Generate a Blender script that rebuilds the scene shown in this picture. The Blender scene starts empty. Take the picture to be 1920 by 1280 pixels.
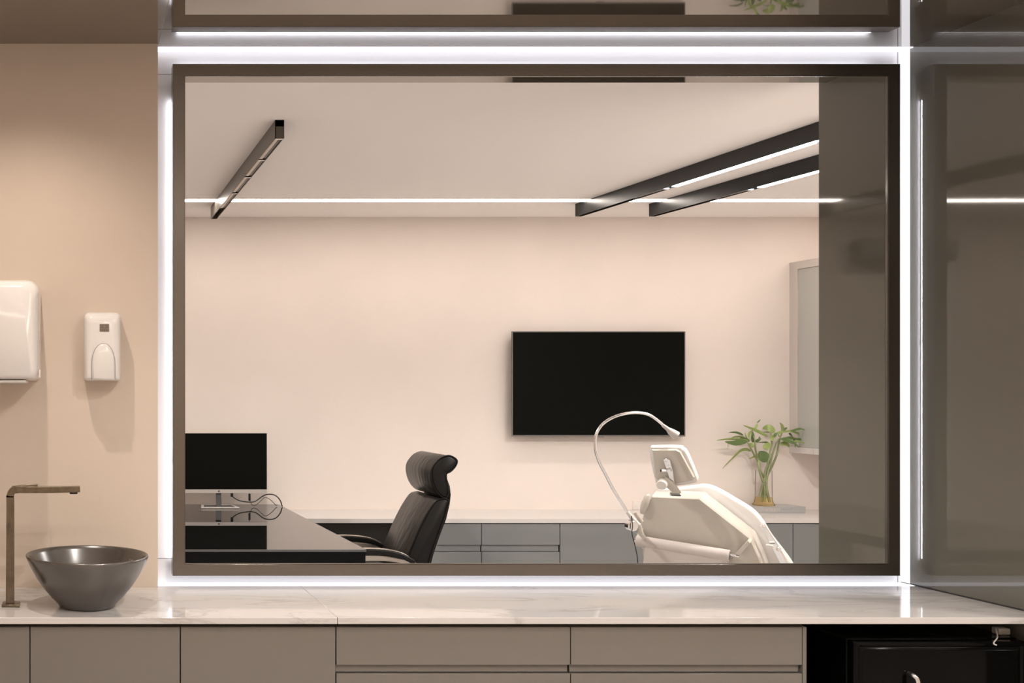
import bpy, bmesh, math, random
from mathutils import Vector, Matrix
random.seed(7)
C = bpy.context.scene.collection
SC = bpy.context.scene
PI = math.pi

# ---------------------------------------------------------------- camera
VX, VY, F = 138.0, 733.0, 2000.0          # principal point and focal length, in pixels of the 1920x1280 frame
CH = 1.6                                   # camera height
cam_d = bpy.data.cameras.new('camera'); cam = bpy.data.objects.new('camera', cam_d); C.objects.link(cam)
cam.location = (0, 0, CH); cam.rotation_euler = (PI/2, 0, 0)
cam_d.sensor_width = 36; cam_d.lens = F/1920*36
cam_d.shift_x = (960-VX)/1920; cam_d.shift_y = (VY-640)/1920
cam_d.clip_start = .02
SC.camera = cam
# ---------------------------------------------------------------- world, exposure
w = bpy.data.worlds.new('world'); SC.world = w; w.use_nodes = True
w.node_tree.nodes['Background'].inputs[0].default_value = (.9, .82, .75, 1)
w.node_tree.nodes['Background'].inputs[1].default_value = .05
SC.view_settings.view_transform = 'Standard'; SC.view_settings.look = 'None'
SC.view_settings.exposure = .42; SC.view_settings.gamma = 1; SC.view_settings.use_curve_mapping = False
SC.cycles.max_bounces = 10; SC.cycles.diffuse_bounces = 6; SC.cycles.glossy_bounces = 6
SC.cycles.sample_clamp_indirect = 6; SC.cycles.caustics_reflective = False; SC.cycles.caustics_refractive = False
SC.cycles.use_denoising = True

# light levels, one place
WARM = (1.0, .935, .865); WARMER = (1.0, .88, .76); COOL = (.80, .90, 1.0); WHITE = (.93, .93, 1.0)
E_LINE, E_TUBE, E_COVE, E_RING = 23.0, 36.0, 1.45, 28.0
E_SPOT_FAR, E_SPOT_NEAR, E_DOWN = 100.0, 36.0, 35.0

# ---------------------------------------------------------------- materials
def mat(name, col, rough=.5, metal=0., ior=1.5, noise=0., nscale=3., bump=0., bscale=40., coat=0., trans=0., stretch=None, emit=None, es=0.):
    m = bpy.data.materials.new(name); m.use_nodes = True
    nt = m.node_tree; b = nt.nodes['Principled BSDF']
    b.inputs['Base Color'].default_value = (*col, 1); b.inputs['Roughness'].default_value = rough
    b.inputs['Metallic'].default_value = metal; b.inputs['IOR'].default_value = ior
    b.inputs['Coat Weight'].default_value = coat; b.inputs['Coat Roughness'].default_value = .04
    b.inputs['Transmission Weight'].default_value = trans
    if emit: b.inputs['Emission Color'].default_value = (*emit, 1); b.inputs['Emission Strength'].default_value = es
    if noise or bump:
        tc = nt.nodes.new('ShaderNodeTexCoord'); mp = nt.nodes.new('ShaderNodeMapping')
        nt.links.new(tc.outputs['Object'], mp.inputs[0])
        if stretch: mp.inputs['Scale'].default_value = stretch
    if noise:
        n = nt.nodes.new('ShaderNodeTexNoise'); n.inputs['Scale'].default_value = nscale; n.inputs['Detail'].default_value = 6; n.inputs['Roughness'].default_value = .6
        nt.links.new(mp.outputs[0], n.inputs[0])
        r = nt.nodes.new('ShaderNodeMapRange'); r.inputs['From Min'].default_value = .3; r.inputs['From Max'].default_value = .7
        r.inputs['To Min'].default_value = 1-noise; r.inputs['To Max'].default_value = 1+noise
        nt.links.new(n.outputs[0], r.inputs[0])
        vm = nt.nodes.new('ShaderNodeVectorMath'); vm.operation = 'SCALE'; vm.inputs[0].default_value = col
        nt.links.new(r.outputs[0], vm.inputs['Scale']); nt.links.new(vm.outputs[0], b.inputs['Base Color'])
    if bump:
        n2 = nt.nodes.new('ShaderNodeTexNoise'); n2.inputs['Scale'].default_value = bscale; n2.inputs['Detail'].default_value = 3
        nt.links.new(mp.outputs[0], n2.inputs[0])
        bp = nt.nodes.new('ShaderNodeBump'); bp.inputs['Strength'].default_value = bump; bp.inputs['Distance'].default_value = .01
        nt.links.new(n2.outputs[0], bp.inputs['Height']); nt.links.new(bp.outputs[0], b.inputs['Normal'])
    return m
def emat(name, col, s):
    m = bpy.data.materials.new(name); m.use_nodes = True; nt = m.node_tree; nt.nodes.clear()
    e = nt.nodes.new('ShaderNodeEmission'); e.inputs[0].default_value = (*col, 1); e.inputs[1].default_value = s
    o = nt.nodes.new('ShaderNodeOutputMaterial'); nt.links.new(e.outputs[0], o.inputs[0]); return m
def smoked(name, dcol, gcol, fac, rough=.02):
    """half-mirrored smoked glass: a diffuse backing under a fixed share of mirror reflection"""
    m = bpy.data.materials.new(name); m.use_nodes = True; nt = m.node_tree; nt.nodes.clear()
    d = nt.nodes.new('ShaderNodeBsdfDiffuse'); d.inputs[0].default_value = (*dcol, 1)
    g = nt.nodes.new('ShaderNodeBsdfGlossy'); g.inputs[0].default_value = (*gcol, 1); g.inputs[1].default_value = rough
    x = nt.nodes.new('ShaderNodeMixShader'); x.inputs[0].default_value = fac
    o = nt.nodes.new('ShaderNodeOutputMaterial')
    nt.links.new(d.outputs[0], x.inputs[1]); nt.links.new(g.outputs[0], x.inputs[2]); nt.links.new(x.outputs[0], o.inputs[0]); return m
def thin(name, tint, gloss, dcol, dfac):
    """thin clear glass or tinted water: straight-through light, a little gloss, a little cloudiness"""
    m = bpy.data.materials.new(name); m.use_nodes = True; nt = m.node_tree; nt.nodes.clear()
    t = nt.nodes.new('ShaderNodeBsdfTransparent'); t.inputs[0].default_value = (*tint, 1)
    d = nt.nodes.new('ShaderNodeBsdfDiffuse'); d.inputs[0].default_value = (*dcol, 1)
    g = nt.nodes.new('ShaderNodeBsdfGlossy'); g.inputs[1].default_value = .03
    x = nt.nodes.new('ShaderNodeMixShader'); x.inputs[0].default_value = dfac
    y = nt.nodes.new('ShaderNodeMixShader'); lw = nt.nodes.new('ShaderNodeLayerWeight'); lw.inputs[0].default_value = gloss*4
    o = nt.nodes.new('ShaderNodeOutputMaterial')
    nt.links.new(t.outputs[0], x.inputs[1]); nt.links.new(d.outputs[0], x.inputs[2]); nt.links.new(lw.outputs['Fresnel'], y.inputs[0])
    nt.links.new(x.outputs[0], y.inputs[1]); nt.links.new(g.outputs[0], y.inputs[2]); nt.links.new(y.outputs[0], o.inputs[0]); return m
def marble(name):
    m = bpy.data.materials.new(name); m.use_nodes = True; nt = m.node_tree; b = nt.nodes['Principled BSDF']
    tc = nt.nodes.new('ShaderNodeTexCoord'); mp = nt.nodes.new('ShaderNodeMapping'); mp.inputs['Rotation'].default_value = (0, 0, .28)
    mp.inputs['Scale'].default_value = (1.0, 3.2, 3.2); nt.links.new(tc.outputs['Object'], mp.inputs[0])
    n = nt.nodes.new('ShaderNodeTexNoise'); n.inputs['Scale'].default_value = 1.6; n.inputs['Detail'].default_value = 8; n.inputs['Roughness'].default_value = .62; n.inputs['Distortion'].default_value = .8
    nt.links.new(mp.outputs[0], n.inputs[0])
    s = nt.nodes.new('ShaderNodeMath'); s.operation = 'SUBTRACT'; s.inputs[1].default_value = .5; nt.links.new(n.outputs[0], s.inputs[0])
    a = nt.nodes.new('ShaderNodeMath'); a.operation = 'ABSOLUTE'; nt.links.new(s.outputs[0], a.inputs[0])
    r = nt.nodes.new('ShaderNodeValToRGB'); e = r.color_ramp.elements
    e[0].position = 0; e[0].color = (.44, .42, .41, 1); e[1].position = .035; e[1].color = (.57, .55, .545, 1)
    k = r.color_ramp.elements.new(.012); k.color = (.52, .50, .485, 1)
    nt.links.new(a.outputs[0], r.inputs[0])
    n2 = nt.nodes.new('ShaderNodeTexNoise'); n2.inputs['Scale'].default_value = 2.3; n2.inputs['Detail'].default_value = 3; nt.links.new(tc.outputs['Object'], n2.inputs[0])
    mr = nt.nodes.new('ShaderNodeMapRange'); mr.inputs['From Min'].default_value = .42; mr.inputs['From Max'].default_value = .62; nt.links.new(n2.outputs[0], mr.inputs[0])
    mx = nt.nodes.new('ShaderNodeMix'); mx.data_type = 'RGBA'; mx.inputs['B'].default_value = (.60, .57, .55, 1)
    nt.links.new(mr.outputs[0], mx.inputs['Factor']); nt.links.new(r.outputs[0], mx.inputs['A'])
    nt.links.new(mx.outputs['Result'], b.inputs['Base Color']); b.inputs['Roughness'].default_value = .07; b.inputs['IOR'].default_value = 1.5
    return m

M = dict(
 plaster=mat('beige_microcement', (.60, .51, .43), .75, noise=.035, nscale=1.6, bump=.05, bscale=14),
 plaster_far=mat('pale_beige_microcement', (.68, .615, .57), .7, noise=.035, nscale=1.3, bump=.05, bscale=10),
 ceil=mat('ceiling_paint', (.90, .865, .845), .9),
 floor=mat('floor_tile', (.58, .56, .54), .35, noise=.05, nscale=2),
 panel=mat('white_glass_panel', (.80, .80, .82), .16),
 joint=mat('grey_joint', (.25, .25, .26), .6),
 soffit=smoked('smoked_ceiling_glass', (.085, .070, .055), (.95, .93, .90), .42),
 dark=mat('smoked_wall_glass', (.125, .118, .098), .035, ior=1.62, bump=.012, bscale=3.0),
 frame=mat('brushed_champagne_metal', (.185, .168, .152), .26, 1.0, bump=.02, bscale=120),
 reveal=mat('dark_bronze_reveal', (.12, .10, .08), .8),
 marble=marble('white_marble'),
 lacquer=mat('greige_lacquer', (.172, .157, .140), .10, ior=1.45),
 lacquer_cool=mat('greige_lacquer_cool_lit', (.165, .172, .172), .12, ior=1.45),  # same lacquer as the front units, cooler light put into its colour
 topfar=mat('grey_quartz_top', (.50, .475, .46), .22, ior=1.5),
 carcass=mat('dark_carcass', (.05, .045, .04), .5),
 black=mat('black_lacquer', (.002, .002, .002), .08, ior=1.22),
 blackmatte=mat('black_matte', (.012, .011, .010), .5),
 screen=mat('black_screen', (.0045, .005, .004), .22, ior=1.12),
 glassblack=mat('black_desk_glass', (.006, .006, .006), .015, ior=2.2),
 silver=mat('silver_plastic', (.52, .49, .465), .35, .3),
 darkgrey=mat('graphite_metal', (.055,.055,.055), .4, .2),
 grey=mat('dark_grey_metal', (.16, .155, .15), .4, .5),
 chrome=mat('chrome', (.85, .85, .86), .12, 1.0),
 basin=mat('bronze_black_ceramic', (.052, .043, .035), .24, ior=2.0),
 bronze=mat('aged_bronze', (.21, .175, .13), .30, 1.0, noise=.25, nscale=30),
 white=mat('white_glossy_plastic', (.72, .69, .675), .12, ior=1.5),
 whitem=mat('white_satin_plastic', (.66, .635, .60), .35),
 dental=mat('cream_glossy_shell', (.51, .475, .42), .07, ior=1.5),
 dentalpad=mat('white_vinyl', (.66, .64, .62), .32, bump=.03, bscale=8),
 paper=mat('white_paper', (.50, .455, .43), .8),
 leather=mat('black_leather', (.017, .0145, .012), .34, ior=1.42, bump=.7, bscale=4, stretch=(5, 5, .6)),
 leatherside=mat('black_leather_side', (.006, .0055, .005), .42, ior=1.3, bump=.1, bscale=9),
 alu=mat('satin_aluminium', (.48, .43, .38), .3, 1.0),
 tracka=mat('black_anodised', (.010, .010, .010), .32, ior=1.4), track_lit=mat('black_anodised_lit', (.085, .075, .062), .35, ior=1.5),  # second one is the black housing, lightened for the light it catches
 leaf=mat('leaf_green', (.25, .32, .10), .38, noise=.3, nscale=14),
 leafd=mat('leaf_dark_green', (.10, .16, .05), .35, noise=.25, nscale=14),
 stem=mat('stem_green', (.21, .24, .12), .4, noise=.3, nscale=20),
 glass=thin('clear_glass', (.99, .99, .988), .012, (1,1,1), 0.), amber=thin('amber_water', (.97, .88, .66), .015, (.85,.66,.38), .10),
 book=mat('pale_grey_cover', (.36, .355, .35), .4),
 pages=mat('cream_text', (.80, .70, .62), .6),
 titletone=mat('pale_title_lettering', (.52, .46, .42), .6),
 greytext=mat('grey_text', (.33, .34, .36), .6),
 label=mat('taupe_label', (.16, .125, .095), .5),
 labelt=mat('label_lettering', (.40, .35, .30), .5),
 cable=mat('black_cable', (.012, .012, .012), .4),
 orange=mat('orange_upholstery', (.60, .16, .04), .6),
 cabframe=mat('pale_grey_frame', (.52, .48, .45), .35),
 cabglass=mat('grey_cabinet_glass', (.40, .405, .38), .06, ior=1.6),
 tube=emat('cool_tube_light', COOL, E_TUBE), line=emat('warm_line_light', (1.0, .885, .79), E_LINE),
 cove=emat('white_profile_light', WHITE, E_COVE), ring=emat('white_strip_light', WHITE, E_RING), ring2=emat('soft_strip_light', WHITE, E_RING*.42),
)

# ---------------------------------------------------------------- geometry helpers
def P(px, py, d):
    """the point at depth d seen at a pixel of the photograph"""
    return Vector(((px-VX)/F*d, d, CH-(py-VY)/F*d))
def smooth_path(pts, n=6, closed=False):
    pts = [Vector(p) for p in pts]; out = []; N = len(pts); R = N if closed else N-1
    for i in range(R):
        if closed: a, b, c, d = pts[i-1], pts[i], pts[(i+1) % N], pts[(i+2) % N]
        else: a, b, c, d = pts[max(i-1, 0)], pts[i], pts[i+1], pts[min(i+2, N-1)]
        for k in range(n):
            t = k/n
            out.append(.5*((2*b)+(-a+c)*t+(2*a-5*b+4*c-d)*t*t+(-a+3*b-3*c+d)*t**3))
    if not closed: out.append(pts[-1])
    return out
class MB:
    def __init__(s): s.bm = bmesh.new()
    def face(s, vs):
        try: return s.bm.faces.new(vs)
        except ValueError: return None
    def box(s, x0, x1, y0, y1, z0, z1):
        v = [s.bm.verts.new(p) for p in ((x0,y0,z0),(x1,y0,z0),(x1,y1,z0),(x0,y1,z0),(x0,y0,z1),(x1,y0,z1),(x1,y1,z1),(x0,y1,z1))]
        for f in ((0,3,2,1),(4,5,6,7),(0,1,5,4),(1,2,6,5),(2,3,7,6),(3,0,4,7)): s.face([v[i] for i in f])
        return s
    def loft(s, rings, caps=True, closed_loop=False):
        R = [[s.bm.verts.new(p) for p in r] for r in rings]; n = len(R[0])
        L = len(R)
        for i in range(L if closed_loop else L-1):
            a, b = R[i], R[(i+1) % L]
            for j in range(n): s.face([a[j], a[(j+1) % n], b[(j+1) % n], b[j]])
        if caps and not closed_loop: s.face(R[0][::-1]); s.face(R[-1])
        return s
    def prism(s, poly, vec, layers=((0,0),(1,0))):
        """poly: closed 3D loop in a plane; swept along vec; each layer (t, inset)"""
        poly = [Vector(p) for p in poly]; vec = Vector(vec); n = len(poly)
        nrm = Vector((0,0,0))
        for i in range(n): nrm += poly[i].cross(poly[(i+1) % n])
        nrm.normalize(); ins = []
        for i in range(n):
            e1 = (poly[i]-poly[i-1]).normalized(); e2 = (poly[(i+1) % n]-poly[i]).normalized()
            n1 = nrm.cross(e1); n2 = nrm.cross(e2); b = n1+n2
            b = b.normalized() if b.length > 1e-6 else n1
            ins.append(b/max(.5, b.dot(n1)))
        return s.loft([[p+q*r+vec*t for p, q in zip(poly, ins)] for t, r in layers])
    def tube(s, pts, r, seg=10, caps=True, closed=False):
        pts = [Vector(p) for p in pts]; n = len(pts); rings = []
        rr = r if hasattr(r, '__len__') else [r]*n
        t = (pts[1]-pts[0]).normalized(); u = t.orthogonal().normalized()
        for i, p in enumerate(pts):
            if closed: t = (pts[(i+1) % n]-pts[i-1]).normalized()
            else: t = (pts[min(i+1, n-1)]-pts[max(i-1, 0)]).normalized()
            u = (u-t*u.dot(t)).normalized(); w_ = t.cross(u)
            rings.append([p+(u*math.cos(2*PI*k/seg)+w_*math.sin(2*PI*k/seg))*rr[i] for k in range(seg)])
        return s.loft(rings, caps, closed)
    def lathe(s, prof, c, seg=48, axis='z', caps=True):
        rings = []
        for r, h in prof:
            ring = []
            for k in range(seg):
                a = 2*PI*k/seg; x, y = r*math.cos(a), r*math.sin(a)
                ring.append(Vector(c)+(Vector((x, y, h)) if axis == 'z' else Vector((x, h, -y)) if axis == 'y' else Vector((h, x, y))))
            rings.append(ring)
        return s.loft(rings, caps)
    def build(s, name, m, parent=None, bevel=0, seg=2, smooth=True, angle=35, subsurf=0):
        bmesh.ops.recalc_face_normals(s.bm, faces=s.bm.faces)
        me = bpy.data.meshes.new(name); s.bm.to_mesh(me); s.bm.free()
        o = bpy.data.objects.new(name, me); C.objects.link(o); me.materials.append(m)
        if smooth:
            for p in me.polygons: p.use_smooth = True
            me.set_sharp_from_angle(angle=math.radians(angle))
        if bevel:
            b = o.modifiers.new('bevel', 'BEVEL'); b.width = bevel; b.segments = seg; b.limit_method = 'ANGLE'; b.angle_limit = math.radians(40)
            b.harden_normals = False
        if subsurf: q = o.modifiers.new('sub', 'SUBSURF'); q.levels = q.render_levels = subsurf
        if parent: attach(o, parent)
        return o
def attach(o, parent):
    o.parent = parent
    bpy.context.view_layer.update()
    o.matrix_parent_inverse = parent.matrix_world.inverted()
def box(name, m, x0, x1, y0, y1, z0, z1, parent=None, bevel=0, seg=2):
    return MB().box(x0, x1, y0, y1, z0, z1).build(name, m, parent, bevel, seg)
def thing(name, label, cat, loc=(0,0,0), group=None):
    o = bpy.data.objects.new(name, None); C.objects.link(o); o.location = loc; o.empty_display_size = .05
    return tag(o, label, cat, group)
def tag(o, label, cat, group=None):
    o['label'] = label; o['category'] = cat
    if group: o['group'] = group
    return o
def struct(o, label=None):
    o['kind'] = 'structure'
    if label: o['label'] = label
    return o
def text(name, body, size, m, parent, loc, rot=(PI/2,0,0), mirror=False, ext=.0004, width=None):
    cu = bpy.data.curves.new(name, 'FONT'); cu.body = body; cu.size = size; cu.extrude = ext; cu.align_x = 'CENTER'; cu.align_y = 'CENTER'
    t = bpy.data.objects.new(name+'_tmp', cu); C.objects.link(t); bpy.context.view_layer.update()
    me = bpy.data.meshes.new_from_object(t.evaluated_get(bpy.context.evaluated_depsgraph_get()))
    bpy.data.objects.remove(t); me.name = name
    sx = 1.0
    if width:
        xs = [v.co.x for v in me.vertices]; sx = width/max(1e-6, max(xs)-min(xs))
    for v in me.vertices: v.co.x *= -sx if mirror else sx
    me.materials.clear(); me.materials.append(m)
    o = bpy.data.objects.new(name, me); C.objects.link(o); o.location = loc; o.rotation_euler = rot
    if parent: attach(o, parent)
    return o
def area(name, parent, loc, sx, sy, power, col, rot=(0,0,0), spread=None):
    l = bpy.data.lights.new(name, 'AREA'); l.shape = 'RECTANGLE'; l.size = sx; l.size_y = sy; l.energy = power; l.color = col
    if spread: l.spread = spread
    o = bpy.data.objects.new(name, l); C.objects.link(o); o.location = loc; o.rotation_euler = rot
    if parent: attach(o, parent)
    return o
def spot(name, parent, loc, power, col, ang=70, blend=.5, rad=.015, rot=(0,0,0)):
    l = bpy.data.lights.new(name, 'SPOT'); l.energy = power; l.color = col; l.spot_size = math.radians(ang); l.spot_blend = blend; l.shadow_soft_size = rad
    o = bpy.data.objects.new(name, l); C.objects.link(o); o.location = loc; o.rotation_euler = rot
    if parent: attach(o, parent)
    return o

# ---------------------------------------------------------------- the setting
XL, XR = -1.9, 6.2                 # side walls
ZC, ZS, ZW = 2.868, 2.84, .90      # ceiling, soffit, worktop
YW, YF = 3.90, 3.83                # lit wall, front of the mirror frame
YB = 7.78                          # far wall
XP = 3.028                         # smoked glass side wall
struct(box('floor', M['floor'], XL, XR, -.3, YB, -.05, 0), 'grey floor')
struct(box('ceiling', M['ceil'], XL, XR, -.3, YB, ZC, ZC+.05), 'smooth pale beige ceiling')
struct(box('wall_far', M['plaster_far'], XL, XR, YB, YB+.1, 0, ZC), 'pale beige wall behind the screen')
struct(box('wall_near', M['plaster'], XL, XR, -.35, -.25, 0, ZC))
struct(box('wall_side_left', M['plaster_far'], XL-.1, XL, -.35, YB+.1, 0, ZC))
struct(box('wall_side_right', M['plaster_far'], XR, XR+.1, -.35, YB+.1, 0, ZC))
struct(box('wall_left', M['plaster'], XL, .301, 3.81, 3.93, 0, ZC-.001), 'beige plaster wall behind the basin')
# lit white wall, opened in place of the mirror; its reflection is built behind
ox0, ox1, oz0, oz1 = .372, 2.985, .958, 2.757
b = MB()
b.box(.301, ox0, YW, YW+.02, 0, ZC-.001); b.box(ox1, XP, YW, YW+.02, 0, ZC-.001)
b.box(2.967, ox1+.001, 3.8935, YW-.0002, oz0, oz1); b.box(ox0, ox1, YW, YW+.02, 0, oz0); b.box(ox0, ox1, YW, YW+.02, oz1, ZC-.001)
wb = struct(b.build('wall_back', M['panel']), 'white wall lit around the mirror frame')
j = MB()
for z in (2.757, .988): j.box(.302, .36, YW-.0006, YW+.001, z, z+.0018)
j.box(3.012, 3.0145, YW-.0006, YW+.001, 2.75, ZS); j.box(3.012, 3.0145, YW-.0006, YW+.001, ZW, .93)
j.build('panel_joint', M['joint'], wb)
b = MB(); b.box(XP, XP+.05, 3.18, 4.334, 0, ZC-.001)
wr = struct(b.build('wall_right', M['dark']), 'dark smoked glass side wall')
box('seal', M['blackmatte'], XP-.004, XP+.001, 3.2, YW-.001, ZW+.0002, ZW+.004, wr)
struct(box('wall_right_return', M['plaster_far'], XP+.05, XR, YW, YW+.06, 0, ZC-.001))
# glossy soffit, and its reflected copy behind the lit wall
struct(box('ceiling_soffit', M['soffit'], XL, XP-.0005, 3.37, YW+.0, ZS, ZC-.0005), 'mirror-like smoked glass soffit over the counter')
struct(box('ceiling_soffit_inner', M['soffit'], XL, XP-.0005, YW+.022, 4.29, ZS, ZC-.0005))
box('trim_1', M['joint'], .301, .3035, 3.37, 3.81, ZS-.0006, ZS+.001)['kind'] = 'structure'

# mirror frame, built around an opening: a mitred, slightly dished ring
fx0, fx1, fz0, fz1 = .356, 2.966, .937, 2.774
def ring(b, prof, x0, x1, z0, z1):
    """prof: list of (inset, y, flare) loops; flare moves each side by its own reach (left, right, bottom, top)"""
    L = []
    for t, y, fl in prof:
        l, r, bo, to = fl
        L.append([(x0+t-l, y, z0+t-bo), (x1-t+r, y, z0+t-bo), (x1-t+r, y, z1-t+to), (x0+t-l, y, z1-t+to)])
    return b.loft(L, caps=False, closed_loop=True)
Z4 = (0,0,0,0)
b = MB(); ring(b, [(0, 3.884, Z4), (0, 3.828, Z4), (.0015, 3.826, Z4), (.0415, 3.826, Z4), (.0425, 3.8285, Z4), (.0445, 3.8285, Z4), (.0445, 3.884, (0,.034,.008,.014))], fx0, fx1, fz0, fz1)
wf = struct(b.build('mirror_frame', M['frame'], smooth=False), 'brushed metal mirror frame, built as an opening, glowing from behind')
b = MB(); ring(b, [(.0445, 3.885, (0,.034,.008,.014)), (.0445, 3.918, (0,.061,.013,.024)), (.041, 3.9185, (0,.061,.013,.024)), (.041, 3.885, (0,.034,.008,.014))], fx0, fx1, fz0, fz1)
b.build('opening_reveal', M['reveal'], wf, smooth=False)
box('led_strip', M['ring2'], fx0+.001, fx0+.0045, 3.8845, 3.890, .99, 2.66, wf); box('led_strip', M['ring'], fx1-.0045, fx1-.001, 3.8845, 3.890, .99, 2.66, wf)

for z0_, z1_ in ((fz1-.0045, fz1-.001),): box('led_strip', M['ring2'], fx0+.02, fx1-.06, 3.8845, 3.890, z0_, z1_, wf)

# light profiles washing the wall
tag(box('linear_light', M['cove'], .302, XP-.001, 3.845, 3.899, ZS-.0015, ZS+.002), 'long white light line recessed in the soffit above the mirror', 'light')
tag(box('linear_light', M['cove'], XP-.0015, XP+.002, 3.862, 3.899, ZW, ZS-.002), 'tall white light line standing in the corner right of the mirror', 'light')
tag(box('linear_light', M['cove'], .302, XP-.002, 3.835, 3.899, ZW-.0002, ZW+.0012), 'long white light line along the back edge of the worktop', 'light')

# ceiling line lights: one in the reflected copy of the room, one over the near room
def line_light(y0, label, x0=XL+.05, x1=XR-.05):
    t = thing('ceiling_line_light', label, 'ceiling light', ((x0+x1)/2, y0, ZC))
    box('housing', M['ceil'], x0, x1, y0-.05, y0+.05, ZC-.004, ZC-.0005, t)
    box('diffuser', M['line'], x0, x1, y0-.04, y0+.04, ZC-.006, ZC-.0035, t)
    return t
line_light(7.07, 'warm glowing line of light across the ceiling near the far wall')
line_light(.55, 'warm line of light across the ceiling behind the camera')

def track(label, x, y0, y1, skew=0., tubes=(), spots=(), e=E_SPOT_FAR, group=None, lamp=True, z=ZC-.0005, hm='tracka', lamps=(0,1,2,3)):
    """black surface track with inserts; tubes and spots give stretches along y"""
    t = thing('track_light', label, 'track light', (x+.021, (y0+y1)/2, z), group)
    w_, h = .042, .085; k = lambda y: x+skew*(y1-y)
    def seg(b, ya, yb, xa, xb, za, zb):
        v = [b.bm.verts.new(p) for p in ((k(ya)+xa,ya,za),(k(ya)+xb,ya,za),(k(yb)+xb,yb,za),(k(yb)+xa,yb,za),(k(ya)+xa,ya,zb),(k(ya)+xb,ya,zb),(k(yb)+xb,yb,zb),(k(yb)+xa,yb,zb))]
        for f in ((0,3,2,1),(4,5,6,7),(0,1,5,4),(1,2,6,5),(2,3,7,6),(3,0,4,7)): b.face([v[i] for i in f])
    b = MB(); seg(b, y0, y1, 0, .0035, z-h, z); seg(b, y0, y1, w_-.0035, w_, z-h, z); seg(b, y0, y1, .0036, w_-.0036, z-.03, z)
    seg(b, y0, y0+.004, 0, w_, z-h, z); seg(b, y1-.004, y1, 0, w_, z-h, z)
    b.build('housing', M[hm], t)
    for a, c in tubes:
        b = MB(); seg(b, a, c, .005, w_-.005, z-h-.003, z-.0305); b.build('diffuser', M['tube'], t)
    for i, (a, c) in enumerate(spots):
        b = MB(); seg(b, a, c, .005, w_-.005, z-h+.004, z-.0305); sp = b.build('spot_module', M['tracka'], t)
        b = MB(); seg(b, a+.012, c, .005, .020, z-h+.001, z-h+.0039); b.build('trim_bar', M['alu'] if hm == 'track_lit' else M['tracka'], sp)
        b = MB(); seg(b, a-.004, a+.010, .004, w_-.004, z-h-.002, z-h+.006); b.build('clip', M['chrome'], sp)
        if lamp and i in lamps: spot('spot_lamp', sp, (k((a+c)/2)+w_/2, (a+c)/2, z-h-.012), (e[i] if isinstance(e, tuple) else e), WARM, 150, .5, .012)
    return t
TG = 'black track lights on the ceiling'
track('short black track light hanging alone at the left of the ceiling', .943, 4.99, 7.33, 0, spots=((5.0,5.44),(5.46,5.87),(5.90,6.35),(6.38,6.90)), group=TG, hm='track_lit', lamps=(0,1,2), e=(75,26,8))
track('longer black track light with a bright cool tube, left of the ceiling pair', 3.40, 4.45, 7.23, .047, tubes=((5.08,6.16),), spots=((4.55,4.9),(6.24,6.55)), e=(75,2), group=TG)  # near spot module is unseen, added to brighten the far wall
track('black track light nearest the side cabinet, right of the ceiling pair', 3.90, 4.45, 7.23, .060, tubes=((5.1,6.19),), spots=((4.55,4.9),(6.27,6.58)), e=(118,3), group=TG)  # hidden near-end spot added to light the right of the far wall
track('black track light above the counter side of the room', .943, .33, 2.67, 0, spots=((.86,1.28),(1.31,1.75),(1.79,2.20)), e=E_SPOT_NEAR)
track('black track light with a cool tube above the camera side', 3.40, .43, 3.1, 0, tubes=((1.5,2.58),), spots=((.9,1.3),(2.65,3.0)), e=(60,35))  # spot modules added here to lift the right-hand cabinets and side wall

# recessed downlights by the soffit
def downlight(x, y, label, e=E_DOWN):
    t = thing('downlight', label, 'ceiling light', (x, y, ZC))
    MB().lathe([(.045,-.003),(.045,0),(.032,0),(.032,-.003)], (x, y, ZC-.0003), 32).build('trim_ring', M['whitem'], t)
    spot('lamp', t, (x, y, ZC-.012), e, WARMER, 132, 1.0, .012)
downlight(-.18, 3.20, 'small round downlight in the ceiling over the basin')

# ---------------------------------------------------------------- counter
XJ = .8167
b = MB(); b.prism([(XL,3.30,.879),(XJ-.0006,3.30,.879),(XJ-.0006,3.9,.879),(.3015,3.9,.879),(.3015,3.8095,.879),(XL,3.8095,.879)], (0,0,.021))
tag(b.build('marble_worktop', M['marble'], bevel=.002), 'white marble worktop slab carrying the dark basin', 'worktop', 'marble worktop slabs')
b = MB(); b.prism([(XJ+.0006,3.30,.879),(XP-.001,3.30,.879),(XP-.001,3.9,.879),(XJ+.0006,3.9,.879)], (0,0,.021))
tag(b.build('marble_worktop', M['marble'], bevel=.002), 'long bare white marble worktop slab below the mirror', 'worktop', 'marble worktop slabs')

def unit(x0, x1, label, drawers=False, first=.866, group='base cabinets under the marble', bottom=.10, yf=3.32, yb=3.88, m=None, gap=.0015, name='base_cabinet', channel=(.748,.721), stile=0, wallgap=0):
    m = m or M['lacquer']; s = 1 if yf < 5 else 1
    t = thing(name, label, 'cabinet', ((x0+x1)/2, yf+.2, 0), group)
    box('body', M['carcass'], x0+.0008, x1-.0008, yf+.020, yb, bottom, first+.005, t)
    box('plinth', M['carcass'], x0+.001, x1-.001, yf+.06, yb-.02, 0.001, bottom-.001, t)
    if not drawers:
        box('door', m, x0+gap, x1-gap, yf, yf+.018, bottom, first, t, .0012)
    else:
        c0, c1 = channel; xr = x1-stile
        box('drawer', m, x0+gap, xr-gap, yf, yf+.018, c0, first, t, .0012)
        box('handle_channel', m, x0+gap, xr-gap-.004, yf+.012, yf+.019, c1+.003, c0-.002, t)
        box('drawer', m, x0+gap, xr-gap, yf, yf+.018, c1-.28, c1, t, .0012)
        box('drawer', m, x0+gap, xr-gap, yf, yf+.018, bottom, c1-.31, t, .0012)
        if stile: box('side_panel', m, xr+.0005, x1, yf, yf+.019, bottom, first, t)
    return t
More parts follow.
